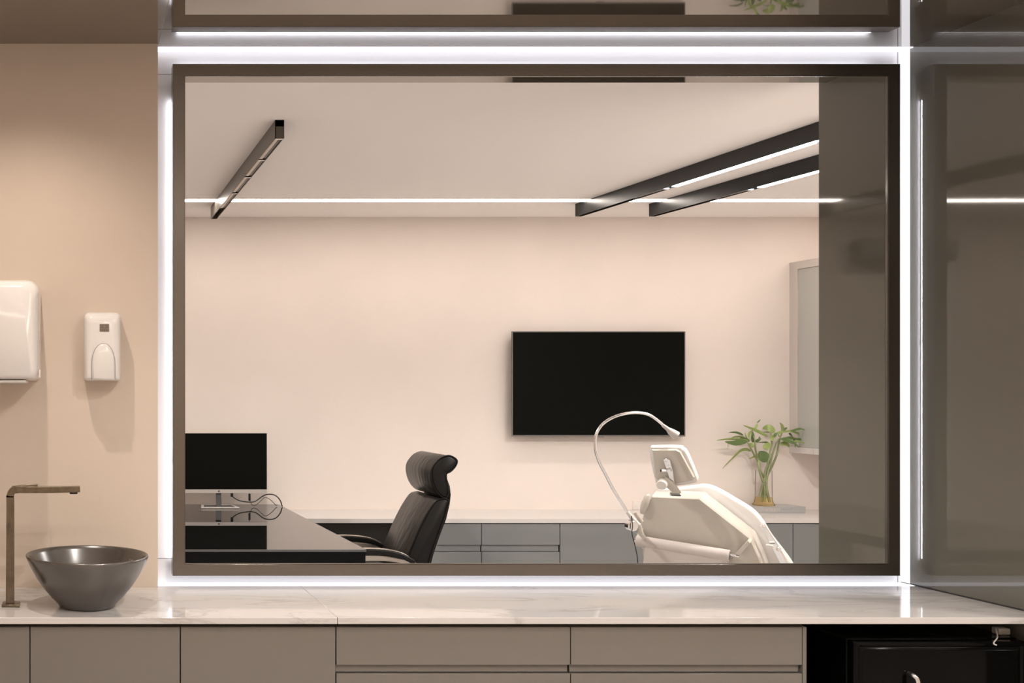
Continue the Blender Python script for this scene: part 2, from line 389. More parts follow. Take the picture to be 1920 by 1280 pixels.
unit(-.78, -.136, 'greige base cabinet with plain door at the left edge, left of the basin', yb=3.80)
unit(-.136, .332, 'greige base cabinet with plain door under the dark basin', yb=3.80)
unit(.332, XJ, 'greige base cabinet with one plain door beside the drawer units', gap=.002)
unit(XJ, 1.547, 'left greige drawer unit with recessed grip channel', drawers=True)
unit(1.547, 2.281, 'right greige drawer unit, next to the black fridge', drawers=True, stile=.012)
# dark niche with the fridge
struct(box('wall_niche', M['blackmatte'], 2.2815, XP-.001, YW-.02, YW-.001, 0.001, .878))
FX0, FX1, FY, FZ = 2.459, 3.006, 3.36, .815
t = thing('mini_fridge', 'glossy black mini fridge in the niche under the worktop', 'fridge', (2.73, 3.6, 0))
box('body', M['black'], FX0, FX1, FY+.035, 3.86, .03, FZ, t, .006, 3)
b = MB()
x0, x1, z0, z1 = FX0+.002, FX1-.002, .09, FZ-.004
def rect(i, y): return [(x0+i, y, z0+i), (x1-i, y, z0+i), (x1-i, y, z1-i), (x0+i, y, z1-i)]
b.loft([rect(0, FY+.031), rect(0, FY+.006), rect(.004, FY+.001), rect(.012, FY+.001), rect(.018, FY+.006), rect(.024, FY+.003), rect(.028, FY)])
dr = b.build('door', M['black'], t, .0015)
hp = smooth_path([P(1703,1262,3.358), P(1712,1266,3.34), P(1720,1275,3.332), P(1722,1300,3.33), P(1714,1330,3.335), P(1703,1338,3.358)], 6)
MB().tube(hp, .0075, 12).build('handle', M['chrome'], dr)
for sx in (FX0+.05, FX1-.05):
    for sy in (3.45, 3.8): MB().lathe([(.015,0),(.015,.03)], (sx, sy, .0005), 16).build('foot', M['blackmatte'], t)
t = thing('power_plug', 'white plug and short cord lying on top of the black fridge', 'plug', (2.95, 3.45, FZ))
box('plug_body', M['whitem'], 2.978, 3.014, 3.43, 3.462, FZ+.0005, FZ+.022, t, .004)
c = smooth_path([(2.979,3.445,FZ+.012), (2.966,3.43,FZ+.020), P(1867,1180,3.40), P(1870,1194,3.375), P(1863,1205,3.352), P(1868,1209,3.351)], 6)
MB().tube(c, .0022, 8).build('cord', M['white'], t)

# ---------------------------------------------------------------- basin and tap
bx, by = .0435, 3.47
prof = [(0,0),(.083,0),(.092,.005),(.096,.012),(.118,.034),(.143,.064),(.165,.096),(.184,.130),(.197,.158),(.1995,.164),(.199,.168),(.196,.170),(.192,.168),(.187,.158),(.170,.124),(.148,.088),(.120,.054),(.085,.028),(.03,.018),(0,.017)]
t = thing('vessel_basin', 'dark bronze-black round vessel basin standing on the marble', 'basin', (bx, by, ZW))
bo = MB().lathe(prof, (bx, by, ZW+.0003), 72, caps=False).build('bowl', M['basin'], t, angle=70)
MB().lathe([(.0,0),(.022,0),(.024,.002),(.022,.004),(0,.005)], (bx, by, ZW+.0175), 32, caps=False).build('drain', M['bronze'], bo)
text('maker_mark', 'Celite', .012, M['labelt'], bo, (bx+.150, by+.088, ZW+.134), rot=(math.radians(60), 0, math.radians(-58)))
fx, fy = -.205, 3.48
t = thing('basin_tap', 'tall square-section bronze tap with long flat spout over the basin', 'tap', (fx, fy, ZW))
box('base_plate', M['bronze'], fx-.028, fx+.030, fy-.028, fy+.028, ZW+.0003, ZW+.009, t, .0015)
zt = 1.289
pts = smooth_path([(fx-.002,0,ZW+.009), (fx-.0015,0,1.05), (fx-.001,0,zt-.055), (fx-.001,0,zt-.030), (fx+.006,0,zt-.014), (fx+.022,0,zt-.010), (fx+.05,0,zt-.010), (fx+.14,0,zt-.010), (fx+.226,0,zt-.008)], 5)
rings = []
n = len(pts)
for i, p in enumerate(pts):
    tg = (pts[min(i+1,n-1)]-pts[max(i-1,0)]).normalized(); nn = Vector((-tg.z, 0, tg.x))
    s_ = i/(n-1); hw = .0135*(1-s_)+.0095*s_; dd = .014
    rings.append([Vector((p.x, fy, p.z))+nn*a+Vector((0, c_, 0)) for a, c_ in ((hw,-dd),(hw,dd),(-hw,dd),(-hw,-dd))])
MB().loft(rings).build('spout', M['bronze'], t, .0015, angle=25)
MB().prism([(fx+.002,fy-.012,zt+.001),(fx+.088,fy-.012,zt+.001),(fx+.088,fy-.012,zt+.008),(fx+.03,fy-.012,zt+.0045)], (0,.024,0)).build('lever', M['bronze'], t, .0008)
MB().lathe([(.013,-.006),(.013,0)], (fx+.205, fy, zt-.018), 24).build('aerator', M['blackmatte'], t)

# ---------------------------------------------------------------- dispensers
YL = 3.81
def dispenser(name, x0, x1, z0, z1, depth, rc, m, parent, topslope=.02, belly=.012, part='housing'):
    rings = []
    def rr(x0, x1, z0, z1, y, r, n=8):
        o = []
        for cx, cz, a0 in ((x1-r, z1-r, 0), (x0+r, z1-r, PI/2), (x0+r, z0+r*.5, PI), (x1-r, z0+r*.5, 1.5*PI)):
            q = r if cz > (z0+z1)/2 else r*.5
            for k in range(n+1):
                a = a0+PI/2*k/n; o.append((cx+(r-q)*(1 if math.cos(a0+PI/4) > 0 else -1)+q*math.cos(a), y, cz+q*math.sin(a)))
        return o
    for k, (f_, i) in enumerate(((0,0),(.62,0),(.8,.002),(.9,.006),(.96,.013),(1,.024))):
        rings.append(rr(x0+i, x1-i, z0+i*.5, z1-i-(topslope*max(0, f_-.3)), YL-.0005-depth*f_, rc))
    return MB().loft(rings).build(part, m, parent, angle=60)
t = thing('soap_dispenser', 'small white wall soap dispenser with a grey label', 'soap dispenser', (.097, 3.80, 1.64))
h = dispenser('x', .037, .166, 1.636, 1.882, .098, .018, M['white'], t)
# arched push lever with a seam around it
def arch(x0, x1, z0, z1, y, n=20):
    cx, hw = (x0+x1)/2, (x1-x0)/2
    return [(x0, y, z0)]+[(cx-hw*math.cos(PI*k/n), y, z0+(z1-z0)*(.35+.65*math.sin(PI*k/n)**.85)) for k in range(n+1)]+[(x1, y, z0)]
yb_ = YL-.0985
MB().prism(arch(.0615, .1455, 1.640, 1.767, yb_+.003), (0,-.0044,0)).build('lever_seam', M['joint'], h)
ly = []
for f_, i in ((0,0),(.4,0),(.8,.003),(1,.009)): ly.append((f_, i))
MB().prism([(p[0], yb_+.002, p[2]) for p in arch(.0632, .1438, 1.638, 1.7655, 0)], (0,-.014,0), [(a, c_) for a, c_ in ly]).build('push_lever', M['white'], t, angle=60)
lb = box('label_plate', M['label'], .0905, .1235, yb_-.0012, yb_+.001, 1.807, 1.833, t)
text('label_lettering', 'SANTA CLARA', .0042, M['labelt'], lb, (.107, yb_-.0015, 1.8165), width=.028)
text('label_lettering', 's', .010, M['labelt'], lb, (.1075, yb_-.0015, 1.826))
t = thing('towel_dispenser', 'large white paper towel dispenser at the left edge of the picture', 'towel dispenser', (-.25, 3.80, 1.64))
h = dispenser('x', -.40, -.116, 1.637, 1.992, .225, .045, M['white'], t, topslope=.03)
box('tray_lip', M['whitem'], -.39, -.16, 3.60, 3.78, 1.628, 1.637, t, .003)
box('latch', M['white'], -.1165, -.112, 3.60, 3.615, 1.645, 1.672, t, .001)

# ---------------------------------------------------------------- the room's reflection, built as solid things: television
def tv():
    d = 7.70; a, c_ = P(960, 621, d), P(1285, 818, d)
    x0, x1, z1, z0 = a.x, c_.x, a.z, c_.z
    t = thing('television', 'large flat black television mounted on the beige wall', 'television', ((x0+x1)/2, 7.74, (z0+z1)/2))
    box('back_housing', M['blackmatte'], x0+.02, x1-.02, d+.012, d+.048, z0+.02, z1-.02, t, .004)
    bz = MB(); bz.box(x0, x1, d, d+.012, z0, z0+.010); bz.box(x0, x1, d, d+.012, z1-.006, z1); bz.box(x0, x0+.006, d, d+.012, z0+.01, z1-.006); bz.box(x1-.006, x1, d, d+.012, z0+.01, z1-.006)
    bz.build('bezel', M['grey'], t)
    box('screen', M['screen'], x0+.006, x1-.006, d+.0015, d+.0119, z0+.010, z1-.006, t)
    box('wall_bracket', M['blackmatte'], (x0+x1)/2-.25, (x0+x1)/2+.25, d+.0485, YB-.0005, (z0+z1)/2-.15, (z0+z1)/2+.15, t)
    box('sensor_tab', M['grey'], P(1125,0,d).x-.03, P(1125,0,d).x+.03, d, d+.01, z0-.004, z0-.0002, t)
tv()

# ---------------------------------------------------------------- desk
HD = .776
t = thing('office_desk', 'black glass-topped desk running away along the left side', 'desk', (1.05, 6.6, 0))
b = MB(); dk = [(.40,5.549,HD-.012),(1.523,5.549,HD-.012),(1.495,7.775,HD-.012),(.40,7.775,HD-.012)]
b.prism(dk, (0,0,.012)); b.build('desk_top', M['glassblack'], t, .001)
b = MB(); b.prism([(.41,5.59,HD-.06),(1.510,5.59,HD-.06),(1.482,7.77,HD-.06),(.41,7.77,HD-.06)], (0,0,.0475)); b.build('frame', M['black'], t)
box('end_panel', M['black'], .402, 1.520, 5.553, 5.585, .001, HD-.0125, t, .001)
box('end_panel', M['black'], 0.42, 1.47, 7.72, 7.75, .001, HD-.061, t, .001)
MB().prism([(.402,5.5485,HD-.0012),(1.522,5.5485,HD-.0012),(1.522,5.5485,HD+.0004),(.402,5.5485,HD+.0004)], (0,.002,0)).build('edge_highlight', M['grey'], t)  # grey sliver painted in as the highlight on the desk's near edge

# monitor
D = 7.56
t = thing('computer_monitor', 'black-screened desktop computer with silver lower bar on the black desk', 'computer', P(410, 951, D))
xr = P(500, 0, D).x; xc = P(410, 0, D).x; xl = .78
zt_, zg, zb = P(0, 812, D).z, P(0, 917, D).z, P(0, 924, D).z
box('screen', M['screen'], xl, xr, D-.008, D, zg, zt_, t, .001)
box('back_shell', M['silver'], xl+.004, xr-.004, D+.0002, D+.02, zb+.004, zt_-.004, t, .004)
cb = box('lower_bar', M['silver'], xl, xr, D-.008, D-.0002, zb, zg-.0003, t, .001)
MB().lathe([(0,-.0006),(.006,-.0006),(.006,.001),(0,.001)], (xc+.0, D-.0082, (zb+zg)/2), 16, 'y', False).build('logo', M['cable'], cb)
MB().lathe([(0,-.0006),(.0018,-.0006),(.0018,.001),(0,.001)], (xc+.003, D-.0082, (zb+zg)/2+.008), 10, 'y', False).build('logo_leaf', M['cable'], cb)
st = MB().prism([(xc-.019, D+.022, zb+.06), (xc+.019, D+.022, zb+.06), (xc+.019, D-.01, HD+.006), (xc-.019, D-.01, HD+.006)], (0,.006,0)).build('stand_neck', M['darkgrey'], t)
# looped stand base
yb0, yb1 = 7.47, 7.66
bp = [Vector((xc-.135, yb0, HD+.006)), Vector((xc+.135, yb0, HD+.006)), Vector((xc+.112, yb1, HD+.006)), Vector((xc-.112, yb1, HD+.006))]
b = MB()
inner = [Vector((xc-.112, yb0+.02, HD+.006)), Vector((xc+.112, yb0+.02, HD+.006)), Vector((xc+.095, yb1-.015, HD+.006)), Vector((xc-.095, yb1-.015, HD+.006))]
up = Vector((0,0,.005))
b.loft([[p-up for p in bp], [p+up for p in bp], [p+up for p in inner], [p-up for p in inner]], False, True)
sb = b.build('stand_base', M['silver'], t, .002)
MB().prism([p-up*.8 for p in inner], (0,0,.006)).build('stand_base_insert', M['darkgrey'], sb)
zo = lambda x, y: (x/6.4+340, y/6.4+900)
def cable(pts, r, d0, d1, name, parent, m='cable', n=6):
    q = [P(*zo(*p), d0+(d1-d0)*i/(len(pts)-1)) for i, p in enumerate(pts)]
    for p_ in q: p_.z = max(p_.z, HD+r+.0008) if p_.x < 1.49 else p_.z
    return MB().tube(smooth_path(q, n), r, 8).build(name, M[m], parent)
t2 = thing('display_cable', 'thick black cable looping from the monitor over the desk edge', 'cable', P(500, 951, 7.6))
cable([(605,150),(607,180),(640,215),(700,245),(770,258),(830,262),(880,255),(920,232),(965,198),(1010,175),(1060,168),(1110,175),(1155,202),(1190,250),(1207,300),(1214,345)], .0042, D+.03, 7.60, 'cable', t2)
q = P(*zo(607,168), D+.03); box('plug', M['cable'], q.x-.009, q.x+.009, q.y-.006, q.y+.006, q.z-.018, q.z+.018, t2, .002)
t2 = thing('power_cable', 'thin black cable with a small ferrite lump under the monitor', 'cable', P(470, 951, 7.6))
cable([(815,145),(817,180),(819,215),(825,250),(838,280),(858,300),(890,300),(930,270),(970,232),(1000,206),(1030,212),(1060,228),(1095,258),(1120,285),(1135,300),(1150,303)], .0022, D+.03, 7.62, 'cable', t2)
q = P(*zo(818,205), D+.032); MB().lathe([(.006,-.025),(.008,-.022),(.008,.022),(.006,.025)], q, 12).build('ferrite', M['cable'], t2)

# ---------------------------------------------------------------- credenza
HC = .736; YC = 7.23
tag(box('sideboard_worktop', M['topfar'], 1.50, XR-.001, YC, YB-.0005, HC-.030, HC, None, .0015), 'long pale grey sideboard top along the far wall', 'worktop')
box_args = dict(group='low grey units under the sideboard top', yf=YC+.012, yb=YB-.02, m=M['lacquer_cool'], first=.700, name='sideboard_unit', channel=(.556,.508), bottom=.08, gap=.0022)
unit(2.34, 2.77, 'low grey drawer unit directly behind the office chair back', drawers=True, **box_args)
unit(2.7704, 3.302, 'low grey drawer unit right of the office chair, faint lamp reflections on it', drawers=True, **box_args)
unit(3.3024, 4.10, 'low grey plain-fronted unit left of and behind the dental chair', **box_args)
unit(4.1004, 4.885, 'low grey plain-fronted unit right behind the dental chair', **box_args)
unit(4.8854, 5.75, 'low grey plain-fronted unit beneath the book, at the side wall end', **box_args)
tag(box('kneehole_shade', M['blackmatte'], 1.53, 2.338, YC+.25, YC+.27, .001, HC-.031), 'black panel standing in for the kneehole shade under the sideboard, left of the office chair', 'panel')  # dark sheet standing in for shade in the open kneehole

# wall socket
t = thing('wall_socket', 'small white wall socket just above the sideboard', 'socket', P(1195, 946, YB))
q = P(1200, 946, YB); box('plate', M['plaster_far'], q.x-.055, q.x+.055, YB-.006, YB-.0005, q.z-.035, q.z+.035, t, .002)
MB().lathe([(.016,-.003),(.016,0),(.012,0),(.012,-.002)], (q.x-.028, YB-.006, q.z), 20, 'y').build('outlet', M['whitem'], t)

# glass-sided wall cabinet
cx, cy0 = P(1480, 0, YB).x, 7.36
cz1, cz0 = 2.534, P(0, 848, YB).z
t = thing('wall_cabinet', 'tall pale grey wall cabinet with glass side, right of the plant', 'cabinet', (cx+.3, 7.6, cz0))
b = MB()
b.box(cx, cx+.02, cy0, cy0+.06, cz0+.045, cz1); b.box(cx, cx+.02, YB-.085, YB-.0005, cz0+.045, cz1); b.box(cx, cx+.02, cy0+.06, YB-.085, cz1-.055, cz1)
b.build('side_frame', M['cabframe'], t)
box('glass_panel', M['cabglass'], cx+.008, cx+.014, cy0+.061, YB-.086, cz0+.046, cz1-.056, t)
box('body', M['cabframe'], cx+.0205, 6.15, cy0+.02, YB-.0005, cz0+.045, cz1, t)
box('marble_base', M['marble'], cx, 6.15, cy0, YB-.0005, cz0, cz0+.0448, t, .001)
box('door', M['cabglass'], cx+.022, 6.15, cy0, cy0+.018, cz0+.046, cz1, t)

# air conditioner above the doorway side of the far wall (seen in the smoked glass)
t = thing('air_conditioner', 'grey wall unit high on the far wall, mirrored in the smoked glass', 'air conditioner', (.06, 7.7, 2.55))
box('casing', M['grey'], -.28, .40, 7.64, YB-.0005, 2.53, 2.69, t, .008, 3)
box('vent', M['blackmatte'], -.25, .37, 7.635, 7.66, 2.535, 2.55, t)

# ---------------------------------------------------------------- office chair
def prof_pts(lst, d): return [P(x, y, d) for x, y in lst]
yn, wd = 6.25, .50
t = thing('office_chair', 'black leather high-backed office chair with curled headrest, by the desk', 'chair', (2.0, 6.5, 0))
roll = [(839,854),(848,855.5),(856,861),(857.5,867),(853,876),(845,884),(838,888),(837.5,898),(840,910),(841.5,922),(838,932),(831,932),(821,924),(813,910),(809,893),(810,880),(816,869),(826,859)]
back = [(836,935),(827,935.5),(818,939),(809,950),(797,970),(783,998),(768,1034),(757,1066),(750,1095),(762,1106),(790,1104),(800,1070),(809,1040),(820,1008),(831,978),(839,953),(842,940)]
E = ((0,.012),(.01,.005),(.03,0),(.97,0),(.99,.005),(1,.012))
def cushion(lst, name, parent, m='leather'):
    lp = smooth_path(prof_pts(lst, yn), 4, True)
    for p in lp: p.y = yn
    o = MB().prism(lp, (0,wd,0), E).build(name, M[m], parent, angle=50)
    pts = lp
    MB().tube([Vector((p.x, yn+.004, p.z)) for p in pts], .0045, 6, closed=True).build('piping', M['leatherside'], o)
    # darker side cheek
    cen = sum((p for p in pts), Vector())/len(pts)
    return o
hr = cushion(roll, 'headrest', t); bk = cushion(back, 'backrest', t)
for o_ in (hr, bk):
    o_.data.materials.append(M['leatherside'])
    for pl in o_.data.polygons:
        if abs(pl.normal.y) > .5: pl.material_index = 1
# shell behind
sh = [(838,888),(839,900),(843,915),(845,928),(843,945),(835,974),(824,1004),(813,1036),(804,1070),(800,1100),(803,1103),(808,1072),(817,1038),(828,1006),(840,975),(847,946),(849,928),(847,912),(842,898),(841,888)]
lp = prof_pts(sh, yn); [setattr(p, 'y', yn+.03) for p in lp]
MB().prism(lp, (0,wd-.06,0)).build('back_shell', M['leatherside'], t, .003)
# vertical stitched folds on the front of the backrest
MB().box(1.50, 2.00, yn+.0, yn+wd, .44, .53).build('seat', M['leather'], t, .035, 5)
for k, ya in enumerate((yn-.06, yn+wd+.005)):
    ar = thing_arm = None
    pad = smooth_path([(1.60,0,.668),(1.68,0,.679),(1.80,0,.676),(1.90,0,.658),(1.985,0,.616)], 6)
    b = MB(); rings = [[Vector((p.x, ya, p.z+.002)), Vector((p.x, ya+.055, p.z+.002)), Vector((p.x, ya+.055, p.z-.030)), Vector((p.x, ya, p.z-.030))] for p in pad]
    am = b.loft(rings).build('armrest', M['leatherside'], t, .008, 3)
    b = MB(); b.loft([[Vector((p.x, ya+.006, p.z+.0065)), Vector((p.x, ya+.049, p.z+.0065)), Vector((p.x, ya+.049, p.z+.0022)), Vector((p.x, ya+.006, p.z+.0022))] for p in pad[3:-3]]).build('armrest_inlay', M['alu'], am, .001)
    fr = smooth_path([(1.57,0,.56),(1.62,0,.622),(1.70,0,.636),(1.82,0,.634),(1.93,0,.618),(2.01,0,.592),(2.04,0,.55),(2.0,0,.50)], 6)
    b = MB(); b.loft([[Vector((p.x, ya+.008, p.z)), Vector((p.x, ya+.047, p.z)), Vector((p.x, ya+.047, p.z-.022)), Vector((p.x, ya+.008, p.z-.022))] for p in fr])
    b.build('arm_frame', M['alu'], t, .003)
MB().lathe([(.025,.08),(.025,.30),(.04,.30),(.04,.44)], (1.75, 6.5, 0), 20).build('gas_lift', M['chrome'], t)
for k in range(5):
    a = 2*PI*k/5+.3; ex, ey = 1.75+.31*math.cos(a), 6.5+.31*math.sin(a)
    lg = MB().tube([(1.75,6.5,.105),(ex,ey,.075)], [.028,.016], 10).build('leg', M['alu'], t)
    MB().lathe([(.0,-.02),(.026,-.02),(.03,-.012),(.03,.012),(.026,.02),(0,.02)], (ex, ey, .0305), 18, 'y', False).build('castor', M['blackmatte'], lg)

# ---------------------------------------------------------------- dental chair
f = Vector((.65,.72,.22)).normalized()
def onp(px, py, p0, n=f, off=0.):
    r = Vector(((px-VX)/F, 1, -(py-VY)/F)); o = Vector((0,0,CH)); q = p0+n*off
    k = n.dot(q-o)/n.dot(r); return o+r*k
T0 = P(1310, 985, 5.3)
t = thing('dental_chair', 'white dental treatment chair seen from behind with headrest raised', 'dental chair', (3.3, 5.5, 0))
R_ = [(1222,930),(1312,934),(1408,1009),(1424,1045),(1440,1085),(1452,1130),(1212,1130),(1206,1055),(1203,1030),(1192,1008),(1199,985),(1206,962)]
b = MB(); b.prism([onp(x, y, T0) for x, y in R_], f*.125, ((0,.006),(.06,.001),(.12,0),(.9,0),(1,.004)))
shell = b.build('back_shell', M['dental'], t, angle=30)
pp = [(1228,922),(1262,917),(1300,912),(1320,910),(1343,917),(1380,938),(1410,957),(1429,978),(1446,1006),(1487,1062),(1515,1130),(1240,1130),(1222,1010),(1214,950)]
lp = smooth_path([onp(x, y, T0, f, .138) for x, y in pp], 4, True)
MB().prism(lp, f*.065, ((0,.010),(.15,.002),(.4,0),(.7,.003),(.9,.012),(1,.024))).build('back_cushion', M['dentalpad'], t, angle=60)
# rail with bolts along the right edge
rl = [onp(x, y, T0, f, .05) for x, y in ((1424,982),(1432,984),(1462,1030),(1490,1085),(1478,1087),(1452,1036))]
rail = MB().prism(rl, f*.02).build('side_rail', M['chrome'], t, .002)
for x, y in ((1430,985),(1459,1029)):
    MB().lathe([(0,-.012),(.008,-.011),(.011,-.006),(.011,.0),(0,0)], onp(x, y, T0, f, .045), 16, 'y', False).build('bolt', M['chrome'], rail)
MB().tube([onp(1437,1022,T0,f,.03), onp(1450,1024,T0,f,.02)], .0065, 10).build('side_pin', M['whitem'], t)
# recessed slot + bracket
sl = [onp(x, y, T0, f, o_) for x, y, o_ in ((1259,929,.02),(1277,930,.02),(1273,925,.05),(1256,924,.05))]
MB().prism(sl, (0,0,.004)).build('slot', M['blackmatte'], shell)
# headrest
H0 = P(1264, 875, 5.22); fh = Vector((.62,.74,.26)).normalized()
hp_ = [(1219,840),(1224,838),(1272,838),(1280,842),(1288,850),(1306,893),(1307,902),(1302,906),(1270,911),(1236,907),(1228,900),(1217,852)]
lp = smooth_path([onp(x, y, H0, fh, .018) for x, y in hp_], 3, True)
hd = MB().prism(lp, fh*.060, ((0,.006),(.12,0),(.6,0),(.85,.006),(1,.02))).build('headrest', M['dentalpad'], t, angle=60)
hp2 = [(1222,843),(1268,843),(1276,847),(1302,895),(1299,901),(1270,906),(1236,903),(1229,896)]
MB().prism([onp(x, y, H0, fh, .004) for x, y in hp2], fh*.0145, ((0,.004),(.5,0),(1,0))).build('headrest_panel', M['dental'], hd, angle=40)
br = MB().prism([onp(x, y, H0, fh, -.008) for x, y in ((1243,862),(1250,859),(1256,863),(1262,885),(1265,909),(1258,910),(1252,888))], fh*.012).build('headrest_bracket', M['chrome'], t, .002)
MB().prism([onp(x, y, H0, fh, -.02) for x, y in ((1247,893),(1262,905),(1276,925),(1262,925),(1248,912))], fh*.02).build('headrest_stem', M['dental'], t, .002)
def disc(c, n, r, h, name, m, parent, seg=20, bev=.002):
    n = Vector(n).normalized(); MB().tube([c, c+n*h*.15, c+n*h*.85, c+n*h], [r*.9, r, r, r*.85], seg).build(name, m, parent)
disc(onp(1240,910,H0,fh,-.055), fh, .024, .05, 'lock_knob', M['whitem'], t)
disc(onp(1239,882,H0,fh,-.03), (1,0,0), .008, .03, 'bracket_pin', M['chrome'], br)
disc(onp(1254,883,H0,fh,-.022), fh, .010, .016, 'bracket_pin', M['chrome'], br)
disc(onp(1248,866,H0,fh,-.012), fh, .004, .006, 'bracket_screw', M['chrome'], br)
disc(onp(1253,873,H0,fh,-.012), fh, .003, .006, 'bracket_screw', M['chrome'], br)
# seat, leg rest and pedestal (below the mirror line)
fo = Vector((.67,.742,0)); sd = Vector((.742,-.67,0)); base = onp(1330,1090,T0)
def slab(c, l, w_, z0, z1): return [c-sd*w_/2+Vector((0,0,z0)), c+sd*w_/2+Vector((0,0,z0)), c+sd*w_/2+fo*l+Vector((0,0,z0)), c-sd*w_/2+fo*l+Vector((0,0,z0))], (0,0,z1-z0)
c0 = Vector((base.x, base.y, 0))+fo*.10
MB().prism(*slab(c0, .58, .52, .46, .56)).build('seat', M['dentalpad'], t, .03, 4)
MB().prism(*slab(c0+fo*.59, .60, .42, .44, .53)).build('leg_rest', M['dentalpad'], t, .03, 4)
MB().prism(*slab(c0+fo*.1, .36, .26, .03, .455)).build('pedestal', M['dental'], t, .02, 3)
MB().prism(*slab(c0-fo*.02, .8, .50, .001, .03)).build('base_plate', M['dental'], t, .008, 2)
# paper roll on its holder
t2 = thing('paper_roll', 'roll of white couch paper held across the back of the dental chair', 'paper roll', onp(1280,1030,T0,f,-.04))
a, c_ = onp(1193,1013,T0,f,-.045), onp(1368,1042,T0,f,-.045)
MB().tube([a, a+(c_-a)*.01, c_], [.026,.028,.030], 28).build('roll', M['paper'], t2)
dv = (c_-a).normalized()
MB().tube([c_-dv*.01, c_+dv*.001], [.020,.020], 20).build('core', M['grey'], t2)
b = MB(); dn = [a+dv*.03+Vector((0,-.027,0)), c_-dv*.02+Vector((0,-.029,0))]
b.prism([dn[0], dn[1], dn[1]+Vector((0,.03,-.16)), dn[0]+Vector((0,.03,-.16))], (0,.0012,0)); b.build('paper_sheet', M['paper'], t2)
def bar(p, q, r, name, m, parent, seg=12): return MB().tube([p, q], r, seg).build(name, m, parent)
arm = MB().prism([onp(x, y, T0, f, -.05) for x, y in ((1379,1037),(1386,1041),(1407,1018),(1402,1013))], f*.052).build('roll_arm', M['dental'], t, .002)
bar(onp(1364,1038,T0,f,-.045), onp(1386,1043,T0,f,-.045), .006, 'roll_axle', M['chrome'], arm)
bar(onp(1195,1007,T0,f,-.04), onp(1206,991,T0,f,-.005), .005, 'roll_arm', M['dental'], t)
disc(onp(1189,1015,T0,f,-.045), (1,.0,-.15), .007, .012, 'axle_tip', M['white'], t)
# hand piece on the left edge of the shell
hpz = smooth_path([onp(1215,929,T0,f,.0), onp(1209,945,T0,f,-.01), onp(1204,962,T0,f,-.01)], 6)
nh = len(hpz)
MB().tube(hpz, [.006+.012*math.sin(PI*min(1, .15+i/(nh-1)*.75)) for i in range(nh)], 14).build('handpiece', M['dental'], t)
MB().tube([onp(1217,926.5,T0,f,.0), onp(1213,933,T0,f,-.002), onp(1210.5,938,T0,f,-.004)], [.004,.014,.0165], 14).build('handpiece_tip', M['white'], t)

# ---------------------------------------------------------------- gooseneck lamp
L0 = 5.20
t = thing('gooseneck_lamp', 'chrome gooseneck lamp arching over the dental chair', 'lamp', P(1186, 990, L0))
gp = smooth_path([P(x, y, L0) for x, y in ((1178,962),(1166,943),(1150,917),(1135,888),(1122,862),(1116,838),(1118,814),(1130,795),(1150,782),(1174,775),(1196,773.5),(1216,777),(1232,787),(1246,799))], 5)
MB().tube(gp, .0068, 12).build('gooseneck', M['chrome'], t, angle=80)
MB().tube([P(x, y, L0) for x, y in ((1243,797),(1252,804),(1258,809),(1268,816))], [.008,.010,.017,.021], 18).build('lamp_head', M['silver'], t, angle=60)
MB().tube([P(x, y, L0) for x, y in ((1176,959),(1186,972),(1197,984))], [.009,.011,.013], 14).build('swivel_arm', M['white'], t)
wh = MB().tube([P(1184,985,L0)+Vector((0,.02,0)), P(1184,985,L0)-Vector((0,.02,0))], [.026,.026], 20).build('clamp_wheel', M['chrome'], t, .004)
MB().tube([P(1190,960,L0), P(1203,978,L0)], [.009,.010], 12).build('clamp_lever', M['dental'], t)
MB().tube([P(1197,984,L0), P(1202,1000,L0), onp(1210,1010,T0,f,-.0)], [.013,.012,.012], 14).build('mount', M['dental'], t)
cp = smooth_path([P(x, y, L0-.03) for x, y in ((1184,967),(1186,985),(1185,1000),(1190,1020),(1195,1045),(1196,1075),(1194,1110))], 5)
MB().tube(cp, .0022, 6).build('lamp_cord', M['cable'], t)

# ---------------------------------------------------------------- book, vase, bamboo
BY = 7.575
t = thing('book', 'pale grey hardback book lying under the vase', 'book', (4.95, BY+.09, HC))
x0, x1 = P(1400, 0, BY).x, P(1510.5, 0, BY).x
z1 = HC+.0425
box('pages', M['pages'], x0+.004, x1-.003, BY+.004, 7.76, HC+.003, z1-.003, t)
box('cover', M['book'], x0, x1, BY-.001, 7.768, z1-.003, z1, t, .001)
box('cover', M['book'], x0, x1, BY-.001, 7.768, HC+.0004, HC+.003, t, .001)
sp = box('spine', M['book'], x0, x1, BY-.001, BY+.003, HC+.003, z1-.003, t)
q = P(1449, 955.5, BY); text('spine_title', 'FOUST4', .030, M['titletone'], sp, (q.x, BY-.0016, q.z), mirror=True, width=P(1462,0,BY).x-P(1436,0,BY).x)
q = P(1475, 954.5, BY); text('spine_author', 'UNA DE ORO', .014, M['greytext'], sp, (q.x, BY-.0016, q.z), mirror=True, width=P(1487,0,BY).x-P(1464,0,BY).x)
vx, vy = P(1432, 0, 7.66).x, 7.66
S = 7.66/F
zv = z1+.0006
t = thing('glass_vase', 'clear glass vase with amber foot standing on the book', 'vase', (vx, vy, zv))
MB().lathe([(.0,.0),(.060,.0),(.068,.003),(.069,.010),(.060,.022),(.054,.045),(.053,.062),(0,.062)], (vx, vy, zv), 32, caps=False).build('tinted_water', M['amber'], t, angle=60)
MB().lathe([(.0535,.0625),(.0525,.12),(.0515,.255),(.0502,.255),(.0510,.12),(.052,.0632)], (vx, vy, zv), 32, caps=False).build('glass_tube', M['glass'], t, angle=60)
